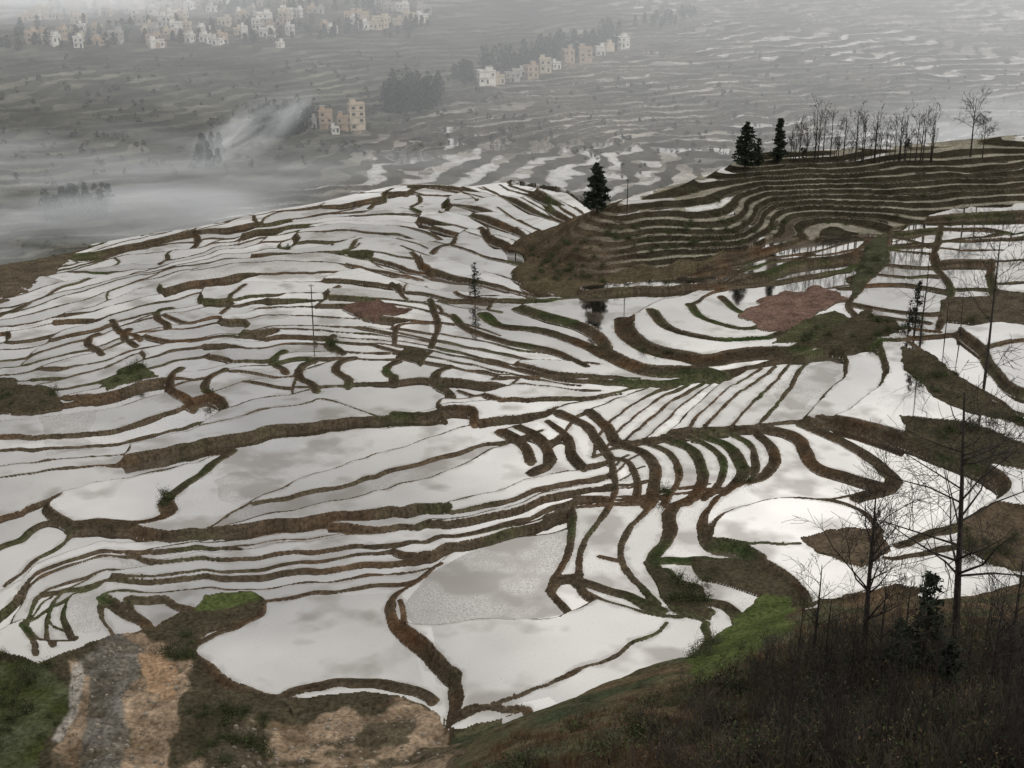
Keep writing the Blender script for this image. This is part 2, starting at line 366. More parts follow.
for it in range(28):
    a=.25*(np.roll(z,1,0)+np.roll(z,-1,0)+np.roll(z,1,1)+np.roll(z,-1,1))
    a=.97*a+.03*hb; z=np.where(fixed,z,a)
    b=.25*(np.roll(q,1,0)+np.roll(q,-1,0)+np.roll(q,1,1)+np.roll(q,-1,1))*.97+.03; q=np.where(fixed,0,b)
z[0]=Z[r0]; z[-1]=Z[r1-1]
Q=np.ones((NR,NC)); Q[r0:r1]=q; Z[r0:r1]=z
land=(~mask)&main
n35=fbm(X/3.5,Y/3.5,3)
Z=np.where(land,Z+.30*np.clip(-sd/.35,0,1)+Q*(.5*n35)+.08*np.clip(-sd,0,1)*vn(X/1.1,Y/1.1),Z)
Z=np.where(hm,Z+.5*fbm(X/6,Y/6,3),Z)
Z=np.where(me,Z+.9*nz+.4*nz2,Z)
Z=np.where(knoll,kz+.2*n35*(sd<0)+.5*n35*(1-bare),Z)
Z=np.where(far,zf+np.where(sd<0,.3*n35,0),Z)
gr=np.zeros_like(Z)
dzr=np.abs(np.diff(Z,axis=0)); gr[:-1]=np.maximum(gr[:-1],dzr); gr[1:]=np.maximum(gr[1:],dzr)
dzc=np.abs(np.diff(Z,axis=1)); gr[:,:-1]=np.maximum(gr[:,:-1],dzc); gr[:,1:]=np.maximum(gr[:,1:],dzc)
stp=gr>np.where(far,.4,np.where(knoll,.16,.17))
sd=np.where(stp&(sd>-.16),-.16,sd)
WG=(.62+.22*TI)*(.97+.22*fbm(X/38,Y/38,2))*(.98+.10*fbm(X/7+3,Y/7,2))
MD=np.clip((fbm(X/8+21,Y/8,4)*.5+.5+.17*SB-.58)/.2,0,1)*.45+.05
shn=fbm(X/1.8,Y/1.8,2)
MD=np.maximum(MD,np.clip(1-(sd+.9*shn)/.9,0,1)*.38)
print('levels',time.time()-T0)
# ------------------------------------------------------------ materials
def newmat(name):
    m=bpy.data.materials.new(name); m.use_nodes=True; m.node_tree.nodes.clear(); return m,m.node_tree.nodes,m.node_tree.links
def math_(ns,ls,op,a,b=None,clamp=False):
    n=ns.new('ShaderNodeMath'); n.operation=op; n.use_clamp=clamp
    for i,x in enumerate((a,b)):
        if x is None: continue
        if isinstance(x,(int,float)): n.inputs[i].default_value=x
        else: ls.new(x,n.inputs[i])
    return n.outputs[0]
def noise(ns,ls,vec,scale,detail=4,rough=.55,dist=0):
    n=ns.new('ShaderNodeTexNoise'); n.inputs['Scale'].default_value=scale; n.inputs['Detail'].default_value=detail; n.inputs['Roughness'].default_value=rough; n.inputs['Distortion'].default_value=dist
    ls.new(vec,n.inputs['Vector']); return n.outputs['Fac']
def mapr(ns,ls,v,a,b,c,d):
    n=ns.new('ShaderNodeMapRange'); n.inputs[1].default_value=a; n.inputs[2].default_value=b; n.inputs[3].default_value=c; n.inputs[4].default_value=d
    ls.new(v,n.inputs[0]); return n.outputs[0]
def mixc(ns,ls,f,a,b,blend='MIX'):
    n=ns.new('ShaderNodeMix'); n.data_type='RGBA'; n.blend_type=blend
    for i,x in ((0,f),(6,a),(7,b)):
        if isinstance(x,(int,float)): n.inputs[i].default_value=x
        elif isinstance(x,tuple): n.inputs[i].default_value=(*x,1) if len(x)==3 else x
        else: ls.new(x,n.inputs[i])
    return n.outputs[2]
def simple(name,col,rough=.85,var=.35,scale=1.5):
    m,ns,ls=newmat(name); o=ns.new('ShaderNodeOutputMaterial'); b=ns.new('ShaderNodeBsdfPrincipled'); tc=ns.new('ShaderNodeTexCoord')
    f=mapr(ns,ls,noise(ns,ls,tc.outputs['Object'],scale,1),.3,.7,1-var,1+var)
    c=mixc(ns,ls,1.0,col,f,'MULTIPLY'); ls.new(c,b.inputs['Base Color']); b.inputs['Roughness'].default_value=rough
    b.inputs['Specular IOR Level'].default_value=.2
    ls.new(b.outputs[0],o.inputs[0]); return m
m_ter,ns,ls=newmat('terraced_ground'); o=ns.new('ShaderNodeOutputMaterial'); tc=ns.new('ShaderNodeTexCoord'); P=tc.outputs['Object']
A=lambda nm:(lambda n:(setattr(n,'attribute_name',nm),n)[1])(ns.new('ShaderNodeAttribute'))
aw=A('water'); acol=A('landcol')
sep=ns.new('ShaderNodeSeparateXYZ'); ls.new(aw.outputs['Vector'],sep.inputs[0])
nA=noise(ns,ls,P,1.5,3,.65)
edge=math_(ns,ls,'ADD',sep.outputs[0],mapr(ns,ls,nA,.3,.7,-.10,.10))
wm=mapr(ns,ls,edge,-.03,.05,0,1)
lc=mixc(ns,ls,1.0,acol.outputs['Color'],mapr(ns,ls,nA,.3,.7,.5,1.55),'MULTIPLY')
bl=ns.new('ShaderNodeBsdfDiffuse'); ls.new(lc,bl.inputs['Color'])
gc=mixc(ns,ls,1.0,(1.0,.98,.95),sep.outputs[1],'MULTIPLY')
up=ns.new('ShaderNodeCombineXYZ'); up.inputs[2].default_value=1.0
gl=ns.new('ShaderNodeBsdfAnisotropic'); ls.new(gc,gl.inputs['Color']); gl.inputs['Roughness'].default_value=.05
ls.new(up.outputs[0],gl.inputs['Normal'])
df=ns.new('ShaderNodeBsdfDiffuse'); df.inputs[0].default_value=(.15,.125,.10,1); ls.new(up.outputs[0],df.inputs['Normal'])
nB=noise(ns,ls,P,3.4,3,.7)
spk=mapr(ns,ls,math_(ns,ls,'ADD',nB,math_(ns,ls,'MULTIPLY',acol.outputs['Alpha'],.16)),.60,.74,0,.5)
mud=math_(ns,ls,'MAXIMUM',sep.outputs[2],spk)
mw=ns.new('ShaderNodeMixShader'); ls.new(mud,mw.inputs[0]); ls.new(gl.outputs[0],mw.inputs[1]); ls.new(df.outputs[0],mw.inputs[2])
mx=ns.new('ShaderNodeMixShader'); ls.new(wm,mx.inputs[0]); ls.new(bl.outputs[0],mx.inputs[1]); ls.new(mw.outputs[0],mx.inputs[2]); ls.new(mx.outputs[0],o.inputs[0])
# ------------------------------------------------------------ terrain mesh
gr1=1+.45*fbm(X/3.1+5,Y/2.7,4)
COL=COL*gr1[...,None]
me_=bpy.data.meshes.new('terrain'); nv=NR*NC
co=np.stack([X,Y,Z],-1).reshape(-1).astype(np.float32)
me_.vertices.add(nv); me_.vertices.foreach_set('co',co)
ii=np.arange(nv,dtype=np.int32).reshape(NR,NC); Fq=np.stack([ii[:-1,:-1],ii[:-1,1:],ii[1:,1:],ii[1:,:-1]],-1).reshape(-1,4)
nf=len(Fq); me_.loops.add(nf*4); me_.loops.foreach_set('vertex_index',Fq.reshape(-1)); me_.polygons.add(nf); me_.polygons.foreach_set('loop_start',np.arange(0,nf*4,4,dtype=np.int32))
me_.update(calc_edges=True); me_.polygons.foreach_set('use_smooth',np.zeros(nf,bool))
at=me_.attributes.new('water','FLOAT_VECTOR','POINT'); at.data.foreach_set('vector',np.stack([sd,WG,MD],-1).reshape(-1).astype(np.float32))
at=me_.attributes.new('landcol','FLOAT_COLOR','POINT'); c4=np.ones((nv,4),np.float32); c4[:,:3]=np.clip(COL.reshape(-1,3),.01,1); c4[:,3]=SB.reshape(-1); at.data.foreach_set('color',c4.reshape(-1))
me_.materials.append(m_ter); ter=bpy.data.objects.new('terrain',me_); bpy.context.collection.objects.link(ter)
print('mesh',time.time()-T0)
def gi(x,y):
    j=int(np.clip(np.searchsorted(rows,y),1,NR-1)); yy=rows[j]; sx=x/yy if yy>=60 else x/60.
    return j,int(np.clip(round((sx-ss[0])/ds),0,NC-1))
def zat(x,y):
    j,i=gi(x,y); return float(Z[j,i])
def W(u,v):
    x,y=unproj([u],[v]); x=float(x[0]); y=float(y[0]); return x,y,zat(x,y)
# ------------------------------------------------------------ mesh builder
class MB:
    def __init__(s): s.v=[]; s.f=[]; s.m=[]
    def tube(s,pts,rad,n=4,mat=0):
        b=len(s.v); pts=[np.array(p,float) for p in pts]
        for k,p in enumerate(pts):
            d=pts[min(k+1,len(pts)-1)]-pts[max(k-1,0)]; d=d/(math.sqrt(d[0]**2+d[1]**2+d[2]**2)+1e-9)
            if abs(d[2])<.9: a=np.array((d[1],-d[0],0.))
            else: a=np.array((0.,d[2],-d[1]))
            a/=math.sqrt(a[0]**2+a[1]**2+a[2]**2)+1e-9; c=np.array((d[1]*a[2]-d[2]*a[1],d[2]*a[0]-d[0]*a[2],d[0]*a[1]-d[1]*a[0]))
            for i in range(n):
                t=2*math.pi*i/n; s.v.append(tuple(p+rad[k]*(math.cos(t)*a+math.sin(t)*c)))
        for k in range(len(pts)-1):
            for i in range(n):
                s.f.append((b+k*n+i,b+k*n+(i+1)%n,b+(k+1)*n+(i+1)%n,b+(k+1)*n+i)); s.m.append(mat)
    def leaf(s,c,r,mat=0,flat=1.0):
        b=len(s.v); g=random.gauss
        ax,ay,az=g(0,1),g(0,1),g(0,1)*flat; l=math.sqrt(ax*ax+ay*ay+az*az)+1e-9; ax*=r/l; ay*=r/l; az*=r/l
        dx,dy,dz=g(0,1),g(0,1),g(0,1); l=math.sqrt(dx*dx+dy*dy+dz*dz)+1e-9; k=.6*r/l; dx*=k; dy*=k; dz*=k
        x,y,z=float(c[0]),float(c[1]),float(c[2])
        s.v+= [(x-ax,y-ay,z-az),(x+dx,y+dy,z+dz),(x+ax,y+ay,z+az),(x-dx,y-dy,z-dz)]; s.f.append((b,b+1,b+2,b+3)); s.m.append(mat)
    def box(s,c,sz,rot=0,mat=0):
        b=len(s.v); cr,sr=math.cos(rot),math.sin(rot)
        for dz in (-.5,.5):
            for dx,dy in ((-.5,-.5),(.5,-.5),(.5,.5),(-.5,.5)):
                x=dx*sz[0]; y=dy*sz[1]; s.v.append((c[0]+x*cr-y*sr,c[1]+x*sr+y*cr,c[2]+dz*sz[2]))
        for f in ((0,3,2,1),(4,5,6,7),(0,1,5,4),(1,2,6,5),(2,3,7,6),(3,0,4,7)): s.f.append(tuple(b+i for i in f)); s.m.append(mat)
    def obj(s,name,mats,loc=(0,0,0)):
        me=bpy.data.meshes.new(name); me.from_pydata(s.v,[],s.f)
        for m in mats: me.materials.append(m)
        me.polygons.foreach_set('material_index',s.m); me.update()
        ob=bpy.data.objects.new(name,me); ob.location=loc; bpy.context.collection.objects.link(ob); return ob
np.random.seed(5)
m_bark=simple('bark',(.034,.029,.025)); m_fol=simple('dark_foliage',(.022,.030,.018),var=.5,scale=.6); m_fol2=simple('olive_foliage',(.05,.052,.028),var=.5,scale=.6)
m_twig=simple('twigs',(.095,.076,.058)); m_rust=simple('dry_leaves',(.14,.092,.052),var=.5); m_grn=simple('shrub_leaves',(.060,.076,.030),var=.5); m_dtw=simple('dark_twigs',(.05,.042,.035))
def conifer(h,r,name=None,loc=None,dens=1.0,leafr=.32,base=.08):
    mb=MB(); lx=random.uniform(-.03,.03)*h
    mb.tube([(0,0,-.5),(lx*.5,0,h*.5),(lx,0,h)],[h*.018+.05,h*.012+.03,.02],5,0)
    nlev=int(h*1.9)
    for k in range(nlev):
        f=base+(1-base)*(k+random.random()*.8)/nlev; 
        if f>.99: continue
        prof=(1-f)**.6*min(1,(f-base+.12)/.25)+.08; nb=random.randint(3,5)
        for b in range(nb):
            if random.random()<.12: continue
            a=random.uniform(0,6.28); L=r*prof*random.uniform(.6,1.2)
            p0=np.array((lx*f,0,h*f)); p1=p0+np.array((math.cos(a)*L,math.sin(a)*L,-.12*L+random.uniform(-.1,.25)*L))
            mb.tube([p0,p1],[.05,.012],3,0)
            nl=int((6+L*11)*dens)
            for i in range(nl):
                t=random.uniform(.1,1.05)**.8; c=p0+(p1-p0)*t+np.random.randn(3)*np.array((.25,.25,.2))*(.5+L*.3)
                mb.leaf(c,leafr*random.uniform(.6,1.3),1,.5)
    return mb.obj(name,[m_bark,m_fol],loc)
def branch(mb,p,d,L,r,lev,maxl,leaf=0,leafr=.15,up=.25,mat=0,spread=.75,first=.35,nbs=(11,5,4,3),rmin=.014):
    pts=[p]; rad=[r]; nseg=6 if lev==0 else 3; dd=d.copy()
    for k in range(nseg):
        dd=dd+np.random.randn(3)*(.022 if lev==0 else .16)+np.array((0,0,up*.25 if lev else 0))
        if lev==0: dd=dd*.5+d*.5
        dd/=np.linalg.norm(dd)
        pts.append(pts[-1]+dd*L/nseg); rad.append(max(rmin*.8,r*(1-.8*(k+1)/nseg)))
    mb.tube(pts,rad,6 if lev==0 else 3,mat)
    if lev<maxl:
        for i in range(nbs[lev]):
            t=random.uniform(first if lev==0 else .25,.97); k=min(nseg-1,int(t*nseg)); q=pts[k]+(pts[k+1]-pts[k])*(t*nseg-k)
            ax=np.random.randn(3); ax-=ax.dot(dd)*dd; ax/=np.linalg.norm(ax)+1e-9
            nd=dd*(1-spread*.5)+ax*spread; nd[2]+=up*.4; nd/=np.linalg.norm(nd)
            branch(mb,q,nd,L*(random.uniform(.22,.42) if lev==0 else random.uniform(.4,.65))*(1.25-t*.5),max(rmin,r*(1-.75*t)*.5),lev+1,maxl,leaf,leafr,up,mat,spread,first,nbs,rmin)
    elif leaf:
        for i in range(leaf):
            mb.leaf(pts[random.randint(1,len(pts)-1)]+np.random.randn(3)*.18,leafr*random.uniform(.6,1.2),1)
def bare_tree(name,u,vb,vt,leaf=0,thick=1.,maxl=3,up=.25,spread=.75,first=.35,nbs=(12,5,4,3),leafr=.1,rmin=.018,lean=None):
    x,y_,z=W(u,vb); h=ztop(y_,vt)-z; mb=MB(); branch(mb,np.array((0,0,-.4)),np.array((random.uniform(-.02,.02) if lean is None else lean,0,1.)),h+.4,h*.011*thick+.03,0,maxl,leaf,leafr,up,0,spread,first,nbs,rmin)
    return mb.obj(name,[m_bark,m_fol2],(x,y_,z))
def pine(u,vb,vt,rw,name='conifer_tree',base=.08,dens=1.,lr=1.):
    x,y,z=W(u,vb); h=ztop(y,vt)-z; r=rw*y*1.05/FPX
    return conifer(h,r,name,(x,y,z),dens=dens,leafr=(.028*h+.08)*lr,base=base)
pine(597,214,163,13,dens=1.6); pine(745,170,122,12,dens=1.2); pine(757,166,138,7); pine(778,164,118,8,dens=1.2); pine(475,298,262,8,dens=.5,lr=.7)
pine(914,336,280,7,base=.2,dens=.5,lr=.7); pine(908,335,300,6,dens=.6,lr=.7); bare_tree('bare_tree',920,345,250,leaf=1,thick=.9,maxl=2)
pine(921,680,572,26,dens=2.,lr=.55); pine(893,690,618,20,dens=2.,lr=.55); pine(945,700,636,22,dens=1.8,lr=.55)
bare_tree('bare_tree',955,655,392,thick=1.3,up=.1,spread=1.0,nbs=(22,6,5,3),first=.3,rmin=.026,lean=-.075); bare_tree('bare_tree',862,668,498,thick=1.7,up=.35,nbs=(20,6,5,3),first=.25,rmin=.024,lean=-.02); bare_tree('bare_tree',985,378,236,leaf=1,thick=.9,rmin=.05,lean=-.02)
bare_tree('bare_tree',812,668,565,maxl=3,nbs=(10,4,3,3),thick=1.4); bare_tree('bare_tree',822,690,600,maxl=2,thick=1.5); bare_tree('bare_tree',905,640,580,maxl=2,thick=1.4)
bare_tree('bare_tree',970,158,98,thick=1.4,rmin=.05); bare_tree('bare_tree',982,160,120,thick=1.4,rmin=.05); bare_tree('bare_tree',945,336,296,maxl=2); bare_tree('bare_tree',960,336,290,maxl=2)
bare_tree('bare_tree',1005,700,560,maxl=3,leaf=1,thick=1.5); bare_tree('bare_tree',875,700,590,maxl=3,thick=1.5)
bare_tree('bare_tree',985,720,600,maxl=3,thick=1.4); bare_tree('bare_tree',930,730,630,maxl=3,thick=1.4); bare_tree('bare_tree',790,730,650,maxl=3,thick=1.3)
mb=MB()
for u in list(np.arange(788,935,4.0)):
    x,y,z=W(u+random.uniform(-3,3),164+random.uniform(-1.5,.5)); h=ztop(y,random.uniform(108,142))-z
    branch(mb,np.array((x,y,z-.3)),np.array((0,0,1.)),h,h*.014+.04,0,2,1,.32,.4,0,.5,.3,(9,4,2,2),.04)
mb.obj('bare_tree_row',[m_bark,m_fol2])
for (u,vb,vt) in ((627,212,179),(313,325,284)):
    x,y,z=W(u,vb); h=ztop(y,vt)-z; mb=MB(); mb.tube([(0,0,-.3),(0,0,h)],[.16,.10],8); mb.box((0,0,h-.5),(1.4,.12,.12)); 
    for dx in (-.6,0,.6): mb.tube([(dx,0,h-.44),(dx,0,h-.25)],[.05,.04],6)
    mb.obj('utility_pole',[m_bark],(x,y,z))
def wood(name,poly,n,h0,h1,mat=None,nl=95,rw=(.2,.36)):
    mb=MB(); p=np.array(poly,float); us=[];vs=[]
    while len(us)<n:
        u=random.uniform(p[:,0].min(),p[:,0].max()); v=random.uniform(p[:,1].min(),p[:,1].max()); ins=False
        for i in range(len(p)):
            xa,ya=p[i]; xb,yb=p[(i+1)%len(p)]
            if (ya>v)!=(yb>v) and u<(xb-xa)*(v-ya)/(yb-ya)+xa: ins=not ins
        if ins: us.append(u); vs.append(v)
    xs,ys_=unproj(us,vs)
    for x,y in zip(xs,ys_):
        z=zat(x,y); h=random.uniform(h0,h1); r=h*random.uniform(*rw)
        mb.tube([(x,y,z-.4),(x,y,z+h)],[.2,.03],3,0)
        for i in range(nl):
            f=random.uniform(.05,1.); rr=r*((1-f)**.45)*min(1,(f+.15)/.35); a=random.uniform(0,6.28); q=rr*math.sqrt(random.random())*1.1
            mb.leaf((x+math.cos(a)*q,y+math.sin(a)*q,z+h*f),random.uniform(.6,1.3),1)
    return mb.obj(name,[m_bark,mat or m_fol])
wood('wooded_grove',[(383,112),(400,118),(440,112),(442,98),(385,94)],70,6,18)
wood('wooded_grove',[(255,140),(300,136),(318,124),(300,118),(258,126)],50,5,13)
wood('wooded_grove',[(450,94),(480,86),(560,64),(625,48),(615,36),(540,50),(450,76)],130,4,13)
wood('wooded_grove',[(45,222),(110,218),(112,206),(48,210)],34,5,12)
wood('wooded_grove',[(-20,50),(60,52),(200,46),(430,40),(430,22),(-20,30)],110,3,9)
wood('wooded_grove',[(600,40),(700,22),(690,14),(600,30)],24,5,9); wood('wooded_grove',[(200,150),(222,148),(220,168),(198,170)],16,6,11)
wood('wooded_grove',[(20,20),(430,8),(430,0),(20,6)],50,4,9)
wood('hillside_scrub',[(-60,60),(450,55),(560,130),(400,160),(-60,200)],300,1.2,3.2,m_fol2,14,(.6,1.))
wood('hillside_scrub',[(450,120),(700,60),(1060,20),(1060,140),(700,165),(560,180)],200,1.,3.,m_fol2,12,(.6,1.))
# ------------------------------------------------------------ houses
m_w=[simple('painted_render_'+n,c,var=.15,scale=.4) for n,c in (('cream',(.52,.45,.35)),('white',(.66,.64,.60)),('tan',(.44,.34,.25)),('grey',(.38,.36,.33)))]
m_win=simple('window_glass',(.07,.075,.08),rough=.2); m_slab=simple('concrete_roof',(.27,.26,.24),var=.2,scale=.4)
def house(u,vb,wpx,hpx,rot=0,mi=0):
    x,y,z=W(u,vb); w=wpx*y*1.03/FPX; hh=ztop(y,vb-hpx)-z; d=w*random.uniform(.7,1.0); mb=MB()
    fl=max(1,round(hh/3.1)); fh=hh/fl; nb=max(2,round(w/3.2))
    mb.box((0,0,hh/2-1),(w,d,hh+2),0,0)
    for k in range(fl):
        mb.box((0,0,(k+1)*fh-.1),(w+.35,d+.35,.18),0,2)
        for i in range(nb):
            if random.random()<.25: continue
            xx=-w/2+(i+.5)*w/nb
            for sgn in (-1,1):
                if k==0 and i==nb//2: mb.box((xx,sgn*(d/2+.02),1.1),(1.1,.1,2.2),0,1)
                else:
                    mb.box((xx,sgn*(d/2+.02),k*fh+fh*.52),(w/nb*.42,.08,fh*.38),0,1)
                    mb.box((xx,sgn*(d/2+.08),k*fh+fh*.30),(w/nb*.5,.2,.1),0,2)
        for sgn in (-1,1):
            for i in range(2): mb.box((sgn*(w/2+.02),-d/4+i*d/2,k*fh+fh*.52),(.08,d*.2,fh*.42),0,1)
    t=.2
    for sx,sy,lx,ly in ((0,-d/2+.1,w,t),(0,d/2-.1,w,t),(-w/2+.1,0,t,d-.45),(w/2-.1,0,t,d-.45)): mb.box((sx,sy,hh+.4),(lx,ly,.75),0,0)
    sx=random.choice([-1,1]); mb.box((sx*w*.22,d*.12,hh+1.3),(w*.36,d*.45,2.5),0,0); mb.box((sx*w*.22,d*.12,hh+2.62),(w*.44,d*.52,.14),0,2)
    if fl>1: mb.box((-w*.18,-d/2-.6,fh+.05),(w*.45,1.1,.14),0,2); mb.box((-w*.18,-d/2-1.1,fh+.5),(w*.45,.08,.75),0,0)
    ob=mb.obj('concrete_house',[m_w[mi],m_win,m_slab],(x,y,z)); ob.rotation_euler[2]=rot
for a in ((357,130,15,26,.3,0),(343,131,10,14,.0,2),(326,129,13,18,.2,2),(312,128,9,9,.2,3),(298,126,15,9,.1,1),(486,84,16,13,.3,1),(500,84,9,8,.1,0),(512,82,14,9,.2,3),(531,78,11,12,.4,2),(545,72,11,13,.1,0),
  (568,62,10,12,.3,2),(585,62,12,14,.1,2),(600,56,9,9,.2,1),(622,48,12,11,.3,1),(608,52,9,8,.5,0),(575,52,9,7,.2,3),(556,70,8,7,.3,1),(335,134,8,6,.4,1),(520,76,9,6,.2,1),(494,78,8,6,.2,0)): house(*a)
random.seed(3)
for i in range(110):
    u=random.uniform(25,435); v=random.choice([46,42,36,30,24,18,12,6,2])+random.uniform(-3,3)
    if u>330: v=min(v,34-(u-330)*.12)
    if u<60: v=max(v,20)
    house(u,v,random.uniform(6,14),random.uniform(5,12),random.uniform(-.5,.6),random.choice([0,1,1,2,3]))
print('houses',time.time()-T0)
# ------------------------------------------------------------ shrubs
protos=[]
for k in range(7):
    mb=MB()
    for s in range(random.randint(6,9)):
        a=random.uniform(0,6.28); d=np.array((math.cos(a)*.45,math.sin(a)*.45,1.)); d/=np.linalg.norm(d)
        branch(mb,np.array((math.cos(a)*.12,math.sin(a)*.12,-.2)),d,random.uniform(1.4,2.8),.03,2,3,1 if k in(2,3,4,5) else 0,.09 if k<4 else .13,.3,0,.7)
    if k in (4,5):
        for i in range(320):
            p=np.random.randn(3)*np.array((.7,.7,.5)); mb.leaf((p[0],p[1],abs(p[2])*.95+.2),.13,1)
    if k==6:
        mb=MB()
        for i in range(60):
            a=random.uniform(0,6.28); q=random.uniform(0,.9); x0=math.cos(a)*q; y0=math.sin(a)*q
            mb.tube([(x0,y0,-.1),(x0*1.3+random.gauss(0,.1),y0*1.3,random.uniform(.4,.9))],[.02,.006],3,1)
    protos.append((np.array(mb.v),mb.f,mb.m))
def scatter(name,pts,pidx,mats,smin=.7,smax=1.5,P=None):
    P=P or protos
    VV=[];FF=[];MM=[];b=0
    for (x,y,z) in pts:
        v,f,m=P[random.choice(pidx)]; s=random.uniform(smin,smax); a=random.uniform(0,6.28); ca,sa=math.cos(a),math.sin(a)
        VV.append(np.c_[(v[:,0]*ca-v[:,1]*sa)*s+x,(v[:,0]*sa+v[:,1]*ca)*s+y,v[:,2]*s*random.uniform(.8,1.3)+z]); FF.append(np.array(f)+b); MM+=m; b+=len(v)
    VV=np.vstack(VV); FF=np.vstack(FF); me=bpy.data.meshes.new(name); me.vertices.add(len(VV)); me.vertices.foreach_set('co',VV.reshape(-1).astype(np.float32))
    me.loops.add(FF.size); me.loops.foreach_set('vertex_index',FF.reshape(-1).astype(np.int32)); me.polygons.add(len(FF)); me.polygons.foreach_set('loop_start',np.arange(0,FF.size,4,dtype=np.int32))
    me.update(calc_edges=True)
    for mt in mats: me.materials.append(mt)
    me.polygons.foreach_set('material_index',np.array(MM,np.int32)); ob=bpy.data.objects.new(name,me); bpy.context.collection.objects.link(ob)
def hillpts(n,ulo,uhi,vlo,vhi,cond):
    out=[]
    while len(out)<n:
        u=np.random.uniform(ulo,uhi,400); v=np.random.uniform(vlo,vhi,400); x,y=unproj(u,v)
        for a,b,c,d in zip(u,v,x,y):
            if cond(a,b): out.append((c,d,zat(c,d)))
    return out[:n]
HBL=lambda u:np.interp(u,[440,520,600,690,760,800,900,1024,1200],[790,735,712,685,655,632,614,622,616])
hb=lambda u,v: v>HBL(u)
hd=lambda u,v: v>HBL(u)+ (30 if random.random()<.4 else 8) and random.random()<min(1,max(.2,(u-540)/280))
scatter('bare_shrub_thicket',hillpts(420,520,1150,600,800,hd),[0,1,2,3],[m_twig,m_rust],.7,1.5)
scatter('dark_shrub_thicket',hillpts(240,640,1150,620,800,hd),[0,1,3],[m_dtw,m_fol2],.9,1.8)
scatter('leafy_shrub_thicket',hillpts(460,500,1150,600,800,hd),[3,4,5],[m_twig,m_grn],.6,1.4)
scatter('leafy_shrub_thicket',hillpts(150,700,1150,640,800,hd),[4,5],[m_dtw,m_fol],.8,1.7)
scatter('dry_grass',hillpts(1700,440,1100,600,800,hb),[6],[m_twig,m_rust],.6,1.4)
sp_=[]
for k in range(5):
    mb=MB(); branch(mb,np.array((0,0,-.3)),np.array((random.uniform(-.08,.08),0,1.)),1*8.,.08,0,2,0,.1,.5,0,.45,.3,(10,5,3,2),.016); sp_.append((np.array(mb.v),mb.f,mb.m))
scatter('sapling_thicket',hillpts(130,720,1150,640,800,hd),range(5),[m_bark],.4,1.05,sp_)
pr=hillpts(1,552,560,752,760,lambda a,b:True)[0]
mb=MB()
for i in range(3000):
    p=np.random.randn(3); p/=np.linalg.norm(p); q=p*np.array((2.6,2.4,2.4))*random.uniform(.45,1.05)*(1+.3*math.sin(p[0]*6+p[2]*5)*math.cos(p[1]*5)); 
    if q[2]>-.8: mb.leaf((q[0],q[1],q[2]+1.8),random.uniform(.09,.22),1)
for i in range(7): mb.tube([(0,0,-.3),(random.uniform(-1,1),random.uniform(-1,1),2.2)],[.06,.02],4,0)
mb.obj('dark_green_bush',[m_bark,m_fol],pr)
pp=[]
for (u,v,n,du,dv) in ((45,245,14,40,12),(120,375,6,25,8),(575,275,24,45,10),(560,250,20,34,14),(180,650,8,14,14),(20,700,26,40,40),(930,330,22,60,12),(720,650,14,30,20),(990,430,20,50,12),(830,335,10,30,8),(215,390,4,8,5),(325,345,5,10,4),(870,260,12,10,18),(165,500,6,8,14),(740,235,20,60,12),(990,545,14,30,14),(930,385,14,30,16),(700,590,10,30,14),(30,400,8,30,8),(230,720,16,40,10),(650,240,20,50,15),(240,750,14,40,16),(700,480,10,70,20),(640,355,8,60,10),(300,300,14,200,60),(800,200,16,160,30)):
    us=np.random.uniform(u-du,u+du,n*2); vs=np.random.uniform(v-dv,v+dv,n*2); xs,y2=unproj(us,vs); k=0
    for a,b in zip(xs,y2):
        j,i=gi(a,b)
        if sd[j,i]<-.3 and k<n: pp.append((a,b,float(Z[j,i]))); k+=1
scatter('bank_bushes',pp,[4,5],[m_twig,m_grn],.4,1.1)
mst=simple('stone',(.24,.21,.17),var=.3); mb=MB()
us=np.random.uniform(70,450,700); vs=np.random.uniform(645,790,700); xs,y2=unproj(us,vs)
for a,b in zip(xs,y2):
    j,i=gi(a,b)
    if (me[j,i] or mp[j,i]) and not mp3[j,i]:
        r=random.choice([.12,.15,.2,.3,.45])*random.uniform(.6,1.2); bb=len(mb.v); z=float(Z[j,i])
        for k in range(5): t=k*1.257+random.random()*.5; mb.v.append((a+math.cos(t)*r,b+math.sin(t)*r*.8,z-.05))
        for k in range(5): t=k*1.257+random.random()*.5; mb.v.append((a+math.cos(t)*r*.6,b+math.sin(t)*r*.5,z+r*random.uniform(.5,.8)))
        for k in range(5): mb.f.append((bb+k,bb+(k+1)%5,bb+5+(k+1)%5,bb+5+k)); mb.m.append(0)
        mb.f.append(tuple(bb+5+k for k in range(5))); mb.m.append(0)
mb.obj('loose_stones',[mst])
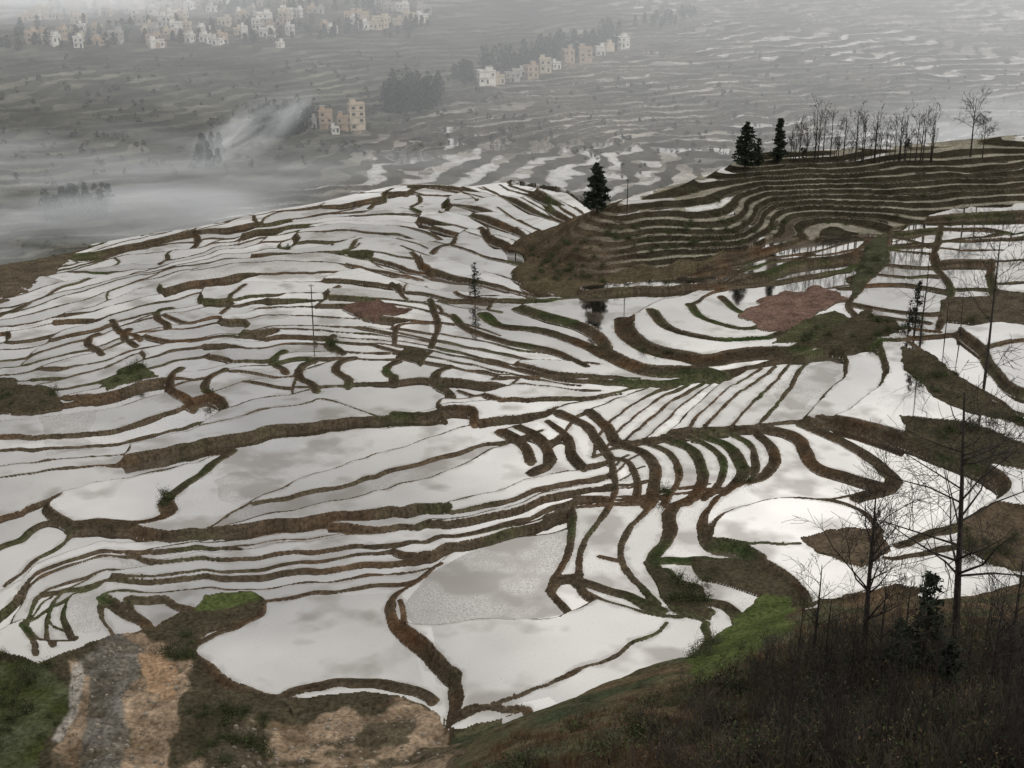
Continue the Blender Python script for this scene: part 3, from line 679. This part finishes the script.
# ------------------------------------------------------------ haze and mist
def vol(name,loc,sz,dens,col=(.92,.94,.96),noisy=None,rot=(0,0,0),em=.3,lo=.42,hi=.68,stretch=(1,1,1)):
    m,ns,ls=newmat(name+'_glowing_vapour'); o=ns.new('ShaderNodeOutputMaterial'); s=ns.new('ShaderNodeVolumeScatter'); s.inputs['Color'].default_value=(*col,1); s.inputs['Density'].default_value=dens
    e=ns.new('ShaderNodeEmission'); e.inputs[0].default_value=(.93,.97,1.,1); e.inputs[1].default_value=dens*em  # vapour glows by itself, standing in for missing multiple scattering
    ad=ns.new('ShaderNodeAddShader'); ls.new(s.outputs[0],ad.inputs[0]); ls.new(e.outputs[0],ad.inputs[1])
    if noisy:
        tc=ns.new('ShaderNodeTexCoord'); mpn=ns.new('ShaderNodeMapping'); mpn.inputs['Scale'].default_value=stretch; mpn.inputs['Location'].default_value=(loc[0]*.1,2,3); ls.new(tc.outputs['Object'],mpn.inputs[0])
        n=noise(ns,ls,mpn.outputs[0],noisy,3,.6,.6)
        ln=ns.new('ShaderNodeVectorMath'); ln.operation='LENGTH'; ls.new(tc.outputs['Object'],ln.inputs[0])
        fo=mapr(ns,ls,ln.outputs['Value'],.1,1.0,1,0); dd=mapr(ns,ls,n,lo,hi,0,1)
        k=math_(ns,ls,'MULTIPLY',math_(ns,ls,'MULTIPLY',fo,dd),dens)
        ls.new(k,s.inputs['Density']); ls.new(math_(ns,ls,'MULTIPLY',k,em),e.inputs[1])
    ls.new(ad.outputs[0],o.inputs['Volume']); 
    bm=bmesh.new()
    if noisy: bmesh.ops.create_icosphere(bm,subdivisions=3,radius=1)
    else: bmesh.ops.create_cube(bm,size=2)
    me=bpy.data.meshes.new(name); bm.to_mesh(me); bm.free(); me.materials.append(m); ob=bpy.data.objects.new(name,me); ob.location=loc; ob.scale=sz; ob.rotation_euler=rot; bpy.context.collection.objects.link(ob)
    return ob
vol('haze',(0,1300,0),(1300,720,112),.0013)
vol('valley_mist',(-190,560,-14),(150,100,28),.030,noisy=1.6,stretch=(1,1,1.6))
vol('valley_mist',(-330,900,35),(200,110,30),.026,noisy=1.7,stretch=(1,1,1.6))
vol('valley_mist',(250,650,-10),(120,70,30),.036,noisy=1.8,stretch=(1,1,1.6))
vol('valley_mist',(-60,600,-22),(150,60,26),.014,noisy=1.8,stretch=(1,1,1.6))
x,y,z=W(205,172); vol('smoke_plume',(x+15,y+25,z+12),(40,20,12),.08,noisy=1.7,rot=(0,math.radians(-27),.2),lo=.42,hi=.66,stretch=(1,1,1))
# ------------------------------------------------------------ sky, sun
w=bpy.data.worlds.new('World'); bpy.context.scene.world=w; w.use_nodes=True; ns=w.node_tree.nodes; ls=w.node_tree.links; ns.clear()
o=ns.new('ShaderNodeOutputWorld'); bg=ns.new('ShaderNodeBackground'); bg.inputs[1].default_value=.1
sk=ns.new('ShaderNodeTexSky'); sk.sky_type='NISHITA'; sk.sun_disc=False; sk.sun_elevation=math.radians(48); sk.sun_rotation=math.radians(110)
tc=ns.new('ShaderNodeTexCoord'); n=noise(ns,ls,tc.outputs['Generated'],5.0,4,.5,.3)
cl=mixc(ns,ls,mapr(ns,ls,n,.34,.66,0,1),(6.1,6.05,6.0),(9.2,9.0,8.6))
dt=ns.new('ShaderNodeVectorMath'); dt.operation='DOT_PRODUCT'; ls.new(tc.outputs['Generated'],dt.inputs[0]); az=math.radians(19); el=math.radians(24); dt.inputs[1].default_value=(math.sin(az)*math.cos(el),math.cos(az)*math.cos(el),math.sin(el))
gw=mapr(ns,ls,dt.outputs['Value'],.93,1.0,1,1.4); cl=mixc(ns,ls,1.0,cl,gw,'MULTIPLY')
fin=mixc(ns,ls,.93,sk.outputs[0],cl); ls.new(fin,bg.inputs[0]); ls.new(bg.outputs[0],o.inputs[0])
sl=bpy.data.lights.new('sun','SUN'); sl.energy=1.1; sl.angle=math.radians(20); sl.color=(1,.94,.86); so=bpy.data.objects.new('sun',sl); bpy.context.collection.objects.link(so)
so.rotation_euler=(math.radians(90-48),0,math.radians(180-110))
cam=bpy.data.cameras.new('camera'); cam.sensor_width=36; cam.lens=FPX/1024*36; cam.clip_end=6000; cam.clip_start=.5
co=bpy.data.objects.new('camera',cam); co.location=(0,0,CZ); co.rotation_euler=(math.radians(70),0,0); bpy.context.collection.objects.link(co); bpy.context.scene.camera=co
bpy.context.scene.view_settings.view_transform='Standard'; bpy.context.scene.view_settings.look='None'
print('done',time.time()-T0)
